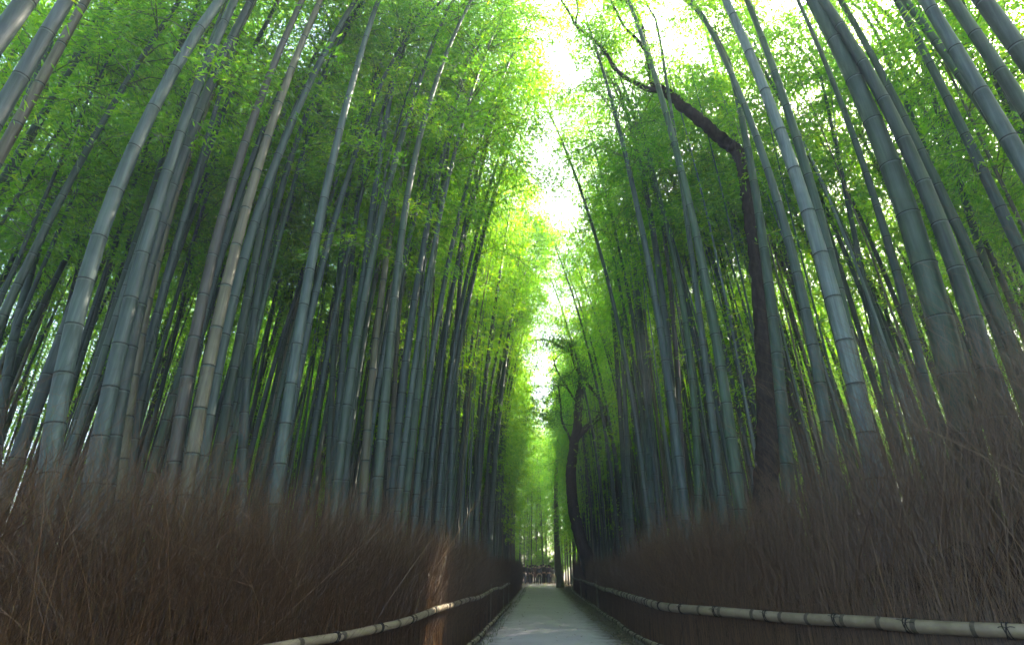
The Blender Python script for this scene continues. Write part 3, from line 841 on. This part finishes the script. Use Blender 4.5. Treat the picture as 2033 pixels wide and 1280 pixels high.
thicket = link_mesh('bamboo_thicket', tb.mesh('bamboo_thicket', [LEAF, TWIG_GREEN, CULM['grey'], CULM['green'], CULM['tan'], CULM['dark'], CULM['pale']], smooth=True))
tag(thicket, 'dense mass of distant bamboo filling the depth of the grove on both sides', 'bamboo thicket', kind='stuff')
print('bamboo', BAMBOO_N, len(ind), len(rest))

# ------------------------------------------------------------------ broadleaf trees
def spl(P, n=8):
    """smooth curve through points (n,3) by Catmull-Rom"""
    P = np.asarray(P, float)
    Q = np.vstack([2 * P[0] - P[1], P, 2 * P[-1] - P[-2]])
    out = []
    for i in range(1, len(Q) - 2):
        p0, p1, p2, p3 = Q[i - 1], Q[i], Q[i + 1], Q[i + 2]
        for t in np.linspace(0, 1, n, endpoint=False):
            out.append(.5 * ((2 * p1) + (-p0 + p2) * t + (2 * p0 - 5 * p1 + 4 * p2 - p3) * t ** 2 + (-p0 + 3 * p1 - 3 * p2 + p3) * t ** 3))
    out.append(Q[-2])
    return np.array(out)

def limb(b, P, r0, r1, seed, sides=12, flare=0.0):
    rng = np.random.default_rng(seed)
    C = spl(P); n = len(C); u = np.linspace(0, 1, n)
    C[1:-1] += rng.normal(0, r0 * .06, (n - 2, 3)) 
    r = r0 + (r1 - r0) * u
    r = r * (1 + rng.normal(0, .035, n)) + flare * np.exp(-u * 14)
    b.tube(C, r, sides)
    return C

def sprays(b, centres, rad, count, leaf, rng):
    for c, k in zip(centres, np.broadcast_to(count, (len(centres),))):
        n = int(k)
        p = rng.normal(0, 1, (n, 3)); p /= np.linalg.norm(p, axis=1, keepdims=True); p *= rad * rng.random((n, 1)) ** .45
        p *= np.array([1, 1, .6])
        # small clusters of leaves within the spray
        q = np.repeat(p, 6, 0) + rng.normal(0, .11, (n * 6, 3)) + np.asarray(c)
        a = rng.uniform(0, 2 * math.pi, len(q)); el = rng.normal(-.2, .45, len(q))
        D = np.stack([np.cos(a) * np.cos(el), np.sin(a) * np.cos(el), np.sin(el)], 1)
        L = leaf * rng.uniform(.6, 1.3, len(q))
        ok = ~in_shaft(q); b.leaves(q[ok], D[ok], L[ok], (L * .42)[ok], rng, 0)

def twigs(b, C, n, ln, r, rng, tips, dirbias=(0, 0, .3)):
    for _ in range(n):
        i = rng.integers(len(C) // 3, len(C)); p = C[i]
        d = rng.normal(0, 1, 3) + np.array(dirbias); d /= np.linalg.norm(d)
        l = ln * rng.uniform(.5, 1.3)
        m = p + d * l * .5 + rng.normal(0, .08 * l, 3); e = p + d * l + rng.normal(0, .15 * l, 3)
        b.tube(spl([p, m, e], 4), np.linspace(r, r * .3, 9), 5)
        tips.append(e); tips.append(m)

# forked dark tree at the path side
t1 = tag(empty('broadleaf_tree', (2.75, 30.3, 0)), 'dark forked tree with spreading limbs standing beside the path, right of the sky gap', 'tree')
rng = np.random.default_rng(31)
b = MB(); tips = []
off = np.array([2.75, 30.3, 0])
def rel(P, dy=0): return np.array([(x - off[0], y - off[1] + dy, z) for x, y, z in P])
C0 = limb(b, rel([(2.85, 30.3, -.1), (2.55, 30.3, 1.4), (2.12, 30.2, 2.95), (1.86, 30.2, 4.4), (1.82, 30.2, 5.92), (1.95, 30.1, 6.96), (2.23, 30, 8.31), (2.43, 30, 9.71), (2.63, 30, 10.86)]), .33, .21, 1, 16, .2)
limbs = [
    ([(2.63, 30, 10.8), (2.8, 30.1, 11.9), (2.91, 30.2, 12.94), (3.07, 30.4, 14.42), (3.06, 30.6, 15.86), (2.8, 30.6, 17.5)], .19, .05),
    ([(2.6, 30, 10.6), (2.95, 29.7, 11.5), (3.24, 29.5, 12.23), (3.42, 29.4, 13.31), (3.39, 29.4, 14.8), (3.67, 29.4, 16.52), (3.9, 29.2, 18)], .17, .04),
    ([(2.55, 30, 10.6), (2.5, 29.8, 12.09), (1.91, 29.6, 12.59), (1.23, 29.5, 13.03), (.6, 29.5, 13.3), (-.04, 29.4, 13.21)], .10, .03),
    ([(2.5, 29.9, 12), (2.5, 30.2, 12.95), (1.98, 30.5, 14.28), (1.75, 30.8, 15.99)], .08, .025),
    ([(2.75, 30, 11.4), (3.66, 30.4, 12.5), (4.35, 30.6, 13.07), (5.25, 30.9, 13.87)], .11, .03),
    ([(3.38, 29.4, 14.2), (3.73, 29.2, 15.15), (4.46, 29, 16.71)], .07, .02),
    ([(1.95, 30.1, 7.2), (1.8, 30, 7.9), (1.45, 29.8, 8.62), (1.38, 29.7, 9.69), (1.3, 29.7, 10.8)], .07, .025),
    ([(2.43, 30, 9.6), (1.89, 30.3, 10.55), (1.28, 30.5, 11.83), (1.1, 30.7, 12.6)], .06, .02),
    ([(2.12, 30, 7.7), (2.43, 30, 8.05), (2.97, 30, 8.52), (3.6, 30, 9.04), (4.34, 30.2, 9.83), (5.16, 30.4, 10.36), (6.17, 30.5, 11.4)], .17, .06),
]
for i, (P, ra, rb) in enumerate(limbs):
    C = limb(b, rel(P), ra * 1.15, rb * 1.5, 10 + i, 9)
    twigs(b, C, 8, 1.1, max(rb, .03), rng, tips)
link_mesh('trunk', b.mesh('trunk', [BARK]), t1)
cb = MB()
tips = np.array(tips)
sprays(cb, tips[rng.permutation(len(tips))[:60]] , .55, 11, .13, rng)
dk = rel([(.2, 29.5, 9.6), (-.2, 29.6, 9.2), (.5, 29.4, 9.1), (.9, 29.6, 9.8), (1.1, 29.7, 10.6), (.3, 29.9, 10.3), (1.3, 29.8, 9.0), (.7, 30.0, 8.7), (0, 29.8, 8.8)])
sprays(cb, dk, .7, 48, .13, rng)
link_mesh('crown', cb.mesh('crown', [LEAF_DARK], smooth=False), t1)

# slender leaning tree next to it
t2 = tag(empty('broadleaf_tree', (3.35, 26.2, 0)), 'slender dark leaning tree just right of the forked tree, crossing behind its limb', 'tree')
off = np.array([3.35, 26.2, 0]); b = MB(); tips = []
C = limb(b, rel([(3.3, 26.2, -.1), (3.38, 26.2, 1.77), (3.5, 26.2, 2.66), (3.64, 26.2, 4.29), (3.68, 26.2, 5.68), (3.58, 26.2, 6.76), (3.38, 26.2, 7.64), (3.23, 26.2, 8.49), (2.89, 26.2, 9.19), (2.39, 26.2, 9.83), (1.97, 26.3, 10.77), (1.8, 26.4, 12.0)]), .13, .06, 3, 10, .04)
twigs(b, C[60:], 9, 1.0, .03, rng, tips)
link_mesh('trunk', b.mesh('trunk', [BARK]), t2)
cb = MB(); sprays(cb, tips[:14], .5, 26, .13, rng)
link_mesh('crown', cb.mesh('crown', [LEAF_DARK], smooth=False), t2)

# dark tree with the crooked bough
t3 = tag(empty('broadleaf_tree', (4.3, 11.5, 0)), 'black trunked tree behind the right brush, its crooked bough bending left at the top', 'tree')
off = np.array([4.3, 11.5, 0]); b = MB(); tips = []
limb(b, rel([(4.1, 11.6, -.1), (4.22, 11.55, 1.1), (4.33, 11.5, 2.21), (4.54, 11.5, 3.01), (4.75, 11.5, 4.01), (4.9, 11.5, 5.09), (5.05, 11.5, 6.25), (5.17, 11.5, 7.37), (5.26, 11.5, 8.58), (5.31, 11.5, 9.59), (5.36, 11.5, 10.6), (5.26, 11.5, 11.15), (5.07, 11.5, 11.36), (4.75, 11.5, 11.8), (4.43, 11.5, 12.28), (4.08, 11.5, 12.7), (3.79, 11.5, 13.11), (3.55, 11.5, 13.34)]), .235, .125, 4, 14, .08)
for i, (P, ra, rb, k) in enumerate([
    ([(3.6, 11.5, 13.3), (3.21, 11.5, 13.37), (2.92, 11.5, 13.61), (2.63, 11.5, 13.84), (2.38, 11.5, 14.2), (2.21, 11.5, 14.7), (1.95, 11.5, 15.21), (1.61, 11.5, 15.64), (1.37, 11.5, 15.97), (1.21, 11.5, 16.51), (1.01, 11.5, 17.01), (.72, 11.5, 17.77)], .075, .025, 7),
    ([(1.37, 11.5, 15.97), (1.48, 11.5, 16.72), (1.4, 11.5, 17.39)], .035, .015, 2),
    ([(3.6, 11.5, 13.28), (3.4, 11.5, 13.6), (3.37, 11.5, 14.2), (3.36, 11.5, 14.64), (3.31, 11.5, 15.14), (3.24, 11.5, 15.97), (3.12, 11.5, 16.51), (2.96, 11.5, 16.96), (2.81, 11.5, 17.87)], .115, .06, 7),
    ([(3.28, 11.5, 14.84), (3.07, 11.5, 15.36), (2.79, 11.5, 15.79), (2.62, 11.5, 16.43), (2.47, 11.5, 16.99), (2.41, 11.5, 17.67)], .05, .025, 4),
    ([(3.38, 11.5, 13.9), (3.28, 11.45, 14.05), (3.22, 11.4, 14.12)], .07, .05, 0)]):
    C = limb(b, rel(P), ra, rb, 40 + i, 9)
    if k: twigs(b, C, k, .8, .018, rng, tips)
link_mesh('trunk', b.mesh('trunk', [BARK]), t3)
cb = MB(); sprays(cb, [t for t in tips], .42, 20, .11, rng)
sprays(cb, rel([(2.4, 11.6, 17.6), (1.6, 11.3, 17.3), (2.9, 11.7, 17.2), (3.3, 11.2, 17.4)]), .6, 60, .12, rng)
link_mesh('crown', cb.mesh('crown', [LEAF], smooth=False), t3)

# olive trunk at the end of the right fence, thin trunk beyond the path end
t4 = tag(empty('broadleaf_tree', (1.85, 48, 0)), 'pale olive trunk rising at the far end of the right fence beside the path', 'tree')
off = np.array([1.85, 48, 0]); b = MB(); tips = []
C = limb(b, rel([(1.75, 48, -.1), (1.62, 48, 1.5), (1.58, 48, 3.13), (1.58, 48, 6.21), (1.68, 48, 8.63), (1.91, 48, 11.16), (2.1, 48, 14)]), .27, .10, 5, 12, .08)
twigs(b, C[30:], 12, 1.4, .04, rng, tips)
link_mesh('trunk', b.mesh('trunk', [BARK_OLIVE]), t4)
cb = MB(); sprays(cb, tips, .8, 40, .17, rng)
link_mesh('crown', cb.mesh('crown', [LEAF], smooth=False), t4)
t5 = tag(empty('broadleaf_tree', (-.1, 68, 0)), 'thin dark trunk standing alone beyond the end of the path behind the people', 'tree')
off = np.array([-.1, 68, 0]); b = MB(); tips = []
C = limb(b, rel([(-.1, 68, -.1), (-.1, 68, 4.9), (.05, 68, 8.2), (.08, 68, 11.7)]), .17, .08, 6, 8, .05)
twigs(b, C, 14, 1.5, .03, rng, tips)
link_mesh('trunk', b.mesh('trunk', [BARK]), t5)
cb = MB(); sprays(cb, tips, .9, 40, .2, rng)
link_mesh('crown', cb.mesh('crown', [LEAF], smooth=False), t5)
# shrubs that close the view beyond the people
for i, (x, y, hh) in enumerate([(-2.6, 63, 3.4), (-1.0, 65.5, 4.2), (.9, 64.5, 3.0), (2.6, 66, 4.6), (-4.2, 66, 4.4), (4.6, 63.5, 3.6), (.1, 71, 5.5), (-2.6, 72, 6), (3.0, 73, 6)]):
    t7 = tag(empty('shrub', (x, y, 0)), 'leafy light green shrub closing the view behind the people', 'shrub', 'shrubs beyond the end of the path')
    off = np.array([x, y, 0]); b = MB(); tips = []
    for j in range(5):
        a = j * 1.26 + rng.uniform(0, 1)
        C = limb(b, [(0, 0, -.05), (math.cos(a) * .35, math.sin(a) * .35, hh * .45), (math.cos(a) * .8, math.sin(a) * .8, hh * .85)], .035, .012, 80 + i * 5 + j, 6)
        twigs(b, C, 5, .9, .012, rng, tips)
    link_mesh('stem', b.mesh('stem', [BARK_OLIVE]), t7)
    cb = MB(); sprays(cb, tips, .55, 11, .2, rng)
    link_mesh('crown', cb.mesh('crown', [LEAF], smooth=False), t7)
# leafy understorey tree among the right-hand culms
t6 = tag(empty('understorey_tree', (7.2, 17.5, 0)), 'small leafy evergreen tree among the culms, left of the black trunk', 'tree')
off = np.array([7.2, 17.5, 0]); b = MB(); tips = []
C = limb(b, rel([(7.2, 17.5, -.1), (7.15, 17.5, 2.5), (7.0, 17.5, 5), (6.9, 17.5, 7.5), (6.95, 17.6, 9.2)]), .10, .03, 7, 9, .03)
for i, (z, dx, dy) in enumerate([(4.6, -2.2, .3), (5.4, -1.8, -.6), (5.9, 1.2, .4), (6.6, -2.4, .5), (7.2, 1.5, -.4), (7.8, -1.5, .2), (8.5, .9, .3), (6.2, -1.0, -1.2)]):
    p = C[int(len(C) * z / 9.4)]
    Cc = limb(b, [p, p + np.array([dx * .5, dy * .5, .35]), p + np.array([dx, dy, .3])], .028, .01, 60 + i, 6)
    twigs(b, Cc, 6, .6, .01, rng, tips)
link_mesh('trunk', b.mesh('trunk', [BARK]), t6)
cb = MB(); sprays(cb, tips, .42, 16, .12, rng)
link_mesh('crown', cb.mesh('crown', [LEAF_DARK], smooth=False), t6)

# ------------------------------------------------------------------ litter and grass on the verges
rng = np.random.default_rng(9)
b = MB(); N = 9000
y = 8 + 40 * rng.random(N) ** 1.7; sd = rng.random(N) < .5
fx = np.where(sd, fence_x(y, True), fence_x(y, False)); ed = np.where(sd, -1.28, 1.6)
x = fx + (ed - fx) * rng.random(N) ** .8 * 1.15
C = np.stack([x, y, np.full(N, .012) + .012 * rng.random(N)], 1)
x[:320] = -1.3 + 3.0 * rng.random(320); C[:320, 0] = x[:320]
inp = (C[:, 0] > -1.45) & (C[:, 0] < 1.83); C[inp, 2] += .024
a = rng.uniform(0, 2 * math.pi, N); D = np.stack([np.cos(a), np.sin(a), rng.normal(.05, .18, N)], 1)
L = rng.uniform(.05, .13, N); b.leaves(C, D, L, L * .22, rng, 0, 2.0)
litter_mat = leaf_mat('fallen_leaf', [(.0, (.06, .045, .025)), (.5, (.14, .11, .06)), (1., (.26, .22, .13))], (1, 1, 1), .1)
o = link_mesh('leaf_litter', b.mesh('leaf_litter', [litter_mat], smooth=False)); tag(o, 'dry fallen bamboo leaves along both path edges', 'leaf litter', kind='stuff')
b = MB(); N = 2600
y = 8 + 40 * rng.random(N) ** 1.6; sd = rng.random(N) < .35
fx = np.where(sd, fence_x(y, True) + .20, fence_x(y, False) - .22); w = np.where(sd, .2, -.4)
x = fx + w * rng.random(N) ** 1.5
C = np.stack([x, y, np.zeros(N)], 1); a = rng.uniform(0, 2 * math.pi, N); e = rng.uniform(.7, 1.5, N)
D = np.stack([np.cos(a) * np.cos(e), np.sin(a) * np.cos(e), np.sin(e)], 1); L = rng.uniform(.04, .11, N)
b.leaves(C, D, L, L * .09 + .004, rng, 0)
gm = leaf_mat('verge_grass', [(.0, (.03, .045, .02)), (.5, (.06, .07, .035)), (1., (.12, .11, .06))], (1, 1, 1), .2)
o = link_mesh('verge_grass', b.mesh('verge_grass', [gm], smooth=False)); tag(o, 'sparse dark grass at the foot of the fences', 'grass', kind='stuff')

# ------------------------------------------------------------------ people at the far end of the path
def cloth(name, c): return plain_mat(name, tuple(v * .8 for v in c), tuple(min(1, v * 1.2) for v in c), 14, .85)
SKIN = cloth('skin', (.45, .28, .2)); HAIR = cloth('black_hair', (.015, .013, .012)); HAIR_L = cloth('pale_hair', (.35, .28, .2))
def skin_mesh(name, V, E_, Rr, mat, sub=1):
    me = bpy.data.meshes.new(name)
    me.from_pydata(V, E_, []); me.update()
    o = bpy.data.objects.new(name, me); COL.objects.link(o)
    o.modifiers.new('skin', 'SKIN')
    lay = me.skin_vertices[0].data if me.skin_vertices else None
    if lay is None:
        me.skin_vertices.new() if hasattr(me.skin_vertices, 'new') else None
        lay = me.skin_vertices[0].data
    for i, r in enumerate(Rr): lay[i].radius = (r, r) if np.isscalar(r) else r
    lay[0].use_root = True
    m = o.modifiers.new('sub', 'SUBSURF'); m.levels = sub; m.render_levels = sub
    dg = bpy.context.evaluated_depsgraph_get()
    res = bpy.data.meshes.new_from_object(o.evaluated_get(dg))
    bpy.data.objects.remove(o); bpy.data.meshes.remove(me)
    res.name = name; res.materials.clear(); res.materials.append(mat)
    for p in res.polygons: p.use_smooth = True
    return res

def person(x, y, h, face, label, jacket, trousers, hair=HAIR, stride=.12, arm=(.0, .0), coat=False, bag=None):
    root = tag(empty('person', (x, y, 0), face), label, 'person', 'people gathered at the end of the path')
    k = h / 1.70
    sh, hip, kn, an = 1.40 * k, .90 * k, .49 * k, .07 * k
    sx, hx = .185 * k, .09 * k
    st = stride
    V = [(0, 0, hip), (0, .0, 1.12 * k), (0, 0, 1.30 * k), (0, .0, 1.45 * k), (0, .015, 1.50 * k), (0, .03, 1.60 * k), (0, .02, 1.69 * k)]
    Rr = [.13, .12, .14, .065, .055, .095, .055]
    E_ = [(0, 1), (1, 2), (2, 3), (3, 4), (4, 5), (5, 6)]
    def chain(start, pts, rads):
        p = start
        for q, r in zip(pts, rads):
            V.append(q); Rr.append(r); E_.append((p, len(V) - 1)); p = len(V) - 1
        return p
    hands = []
    for s, swing in ((1, arm[0]), (-1, arm[1])):
        fy = s * st
        chain(0, [(s * hx, 0, hip - .06), (s * (hx + .01), fy * .5 + .02, kn), (s * (hx + .01), fy - .02, an + .03), (s * (hx + .02), fy + .13, .035)], [.09, .062, .045, .036])
        el = (s * (sx + .06), swing * .25 - .02, 1.12 * k); wr = (s * (sx + .05), swing * .55 + .06, .90 * k + abs(swing) * .35)
        chain(2, [(s * sx, 0, sh), el, wr], [.06, .045, .03]); hands.append((s, np.array(wr)))
    body = skin_mesh('person', [tuple(np.array(v) * 1.0) for v in V], E_, [r * k for r in Rr], SKIN, 2)
    bo = link_mesh('body', body, root)
    # fingers, nose, ears
    f = MB()
    for s, w in hands:
        f.tube([w, w + (0, .01, -.04), w + (0, .015, -.085)], [.026, .034, .028], 8)
        for j in range(4):
            p = w + np.array([0, -.022 + j * .016, -.085]); ln = (.06, .075, .07, .055)[j]
            f.tube([p, p + (s * -.004, .004, -ln * .5), p + (s * -.016, .01, -ln)], [.009, .008, .006], 6)
        p = w + np.array([0, .03, -.04]); f.tube([p, p + (s * -.01, .03, -.03), p + (s * -.015, .035, -.06)], [.011, .010, .007], 6)
    hc = np.array([0, .03, 1.60 * k])
    f.tube([hc + (0, .09, .01), hc + (0, .115, -.02)], [.012, .018], 6)
    for s in (1, -1): f.tube([hc + (s * .085, 0, .02), hc + (s * .1, -.005, 0), hc + (s * .088, 0, -.03)], [.014, .02, .01], 6)
    link_mesh('hands_and_face', f.mesh('hands_and_face', [SKIN]), root)
    # jacket
    V2 = [(0, 0, .98 * k), (0, 0, 1.14 * k), (0, 0, 1.32 * k), (0, 0, 1.44 * k)]; R2 = [.155, .15, .165, .09]; E2 = [(0, 1), (1, 2), (2, 3)]
    if coat:
        V2 += [(0, 0, .74 * k), (0, 0, .55 * k)]; R2 += [.165, .175]; E2 += [(0, 4), (4, 5)]
    for s, swing in ((1, arm[0]), (-1, arm[1])):
        n = len(V2); el = (s * (sx + .06), swing * .25 - .02, 1.12 * k); wr = (s * (sx + .05), swing * .55 + .055, .93 * k + abs(swing) * .35)
        V2 += [(s * sx, 0, sh), el, wr]; R2 += [.08, .066, .05]; E2 += [(2, n), (n, n + 1), (n + 1, n + 2)]
    link_mesh('jacket', skin_mesh('jacket', V2, E2, [r * k for r in R2], jacket, 1), root)
    V3 = [(0, 0, .98 * k), (0, 0, .90 * k)]; R3 = [.14, .145]; E3 = [(0, 1)]
    for s in (1, -1):
        fy = s * st; n = len(V3)
        V3 += [(s * hx, 0, hip - .08), (s * (hx + .01), fy * .5 + .02, kn), (s * (hx + .01), fy - .02, an + .03)]; R3 += [.105, .078, .062]
        E3 += [(1, n), (n, n + 1), (n + 1, n + 2)]
    link_mesh('trousers', skin_mesh('trousers', V3, E3, [r * k for r in R3], trousers, 1), root)
    hb = MB(); th = np.linspace(0, 2 * math.pi, 13)[:-1]
    P = []; 
    hb.tube([hc + (0, -.03, -.06), hc + (0, -.03, .0), hc + (0, -.018, .06), hc + (0, -.01, .105), hc + (0, -.01, .125)], [.085, .108, .105, .07, .01], 12)
    link_mesh('hair', hb.mesh('hair', [hair]), root)
    if bag: 
        bb = MB(); bb.tube([(0, -.2, 1.02 * k), (0, -.23, 1.1 * k), (0, -.22, 1.3 * k), (0, -.18, 1.4 * k)], [.10, .14, .14, .07], 10)
        o = link_mesh('backpack', bb.mesh('backpack', [bag]), None); o.location = (x, y, 0); o.rotation_euler = (0, 0, face)
        tag(o, 'dark backpack on the back of the leftmost person at the path end', 'backpack')
    return root

DK = cloth('black_cloth', (.018, .018, .022)); NAVY = cloth('navy_cloth', (.02, .025, .05)); BRN = cloth('brown_coat_cloth', (.10, .05, .04))
GRY = cloth('grey_cloth', (.11, .11, .12)); BLU = cloth('blue_denim', (.04, .055, .10)); PLUM = cloth('plum_cloth', (.05, .03, .06)); PALE = cloth('beige_cloth', (.24, .21, .17))
person(-1.28, 55.5, 1.74, R(170), 'person in a dark jacket standing apart at the left end of the group', DK, BLU, stride=.2, bag=DK)
person(-.72, 57.5, 1.62, R(20), 'person in black clothes next to the brown coat', DK, DK, stride=.1)
person(-.25, 58.2, 1.66, R(190), 'person wearing a long brown coat in the middle of the group', BRN, DK, coat=True, stride=.08)
person(.12, 57.0, 1.60, R(-10), 'pale haired person in navy beside the brown coat', NAVY, DK, HAIR_L, .1)
person(.52, 57.6, 1.75, R(200), 'tallest person of the group, all in black', DK, DK, stride=.12)
person(1.02, 58.5, 1.70, R(15), 'person in plum jacket with raised arms holding a camera, right part of the group', PLUM, BLU, arm=(.5, .5))
person(1.42, 57.8, 1.45, R(160), 'short person in a grey jacket at the right end of the group', GRY, PALE, stride=.08)

person(-1.0, 59.6, 1.68, R(180), 'person in dark grey partly hidden behind the one standing apart', GRY, DK, stride=.08)
person(-.48, 60.2, 1.72, R(10), 'person in navy peering between the black clothes and the brown coat', NAVY, DK, stride=.1)
person(-.05, 60.0, 1.58, R(200), 'short person in plum just behind the pale haired person', PLUM, DK, stride=.1)
person(.32, 59.5, 1.70, R(0), 'person in a black coat seen between the pale hair and the tallest person', DK, DK, coat=True, stride=.06)
person(.78, 60.3, 1.66, R(180), 'person in a dark blue coat behind the raised camera', NAVY, DK, coat=True, stride=.06)
person(1.2, 60.6, 1.64, R(20), 'person in a brown jacket at the back right of the group', BRN, DK, stride=.1)

# ------------------------------------------------------------------ thin haze under the canopy
HAZE = 0.0026
if HAZE:
    m, nt, out = new_mat('haze')
    v = nd(nt, 'ShaderNodeVolumePrincipled')
    v.inputs['Color'].default_value = (.93, .97, 1, 1); v.inputs['Density'].default_value = HAZE; v.inputs['Anisotropy'].default_value = .35
    nt.links.new(v.outputs[0], out.inputs['Volume'])
    hb = MB(); X0, X1, Y0, Y1, Z0, Z1 = -3100, 3100, -3100, 3100, -1.2, 24.0
    X0, X1, Y0, Y1 = -60, 60, -40, 130
    hb.add([(X0, Y0, Z0), (X1, Y0, Z0), (X1, Y1, Z0), (X0, Y1, Z0), (X0, Y0, Z1), (X1, Y0, Z1), (X1, Y1, Z1), (X0, Y1, Z1)],
           [(0, 3, 2, 1), (4, 5, 6, 7), (0, 1, 5, 4), (1, 2, 6, 5), (2, 3, 7, 6), (3, 0, 4, 7)])
    tag(link_mesh('haze', hb.mesh('haze', [m], smooth=False)), 'thin pale haze hanging in the grove', 'haze', kind='stuff')
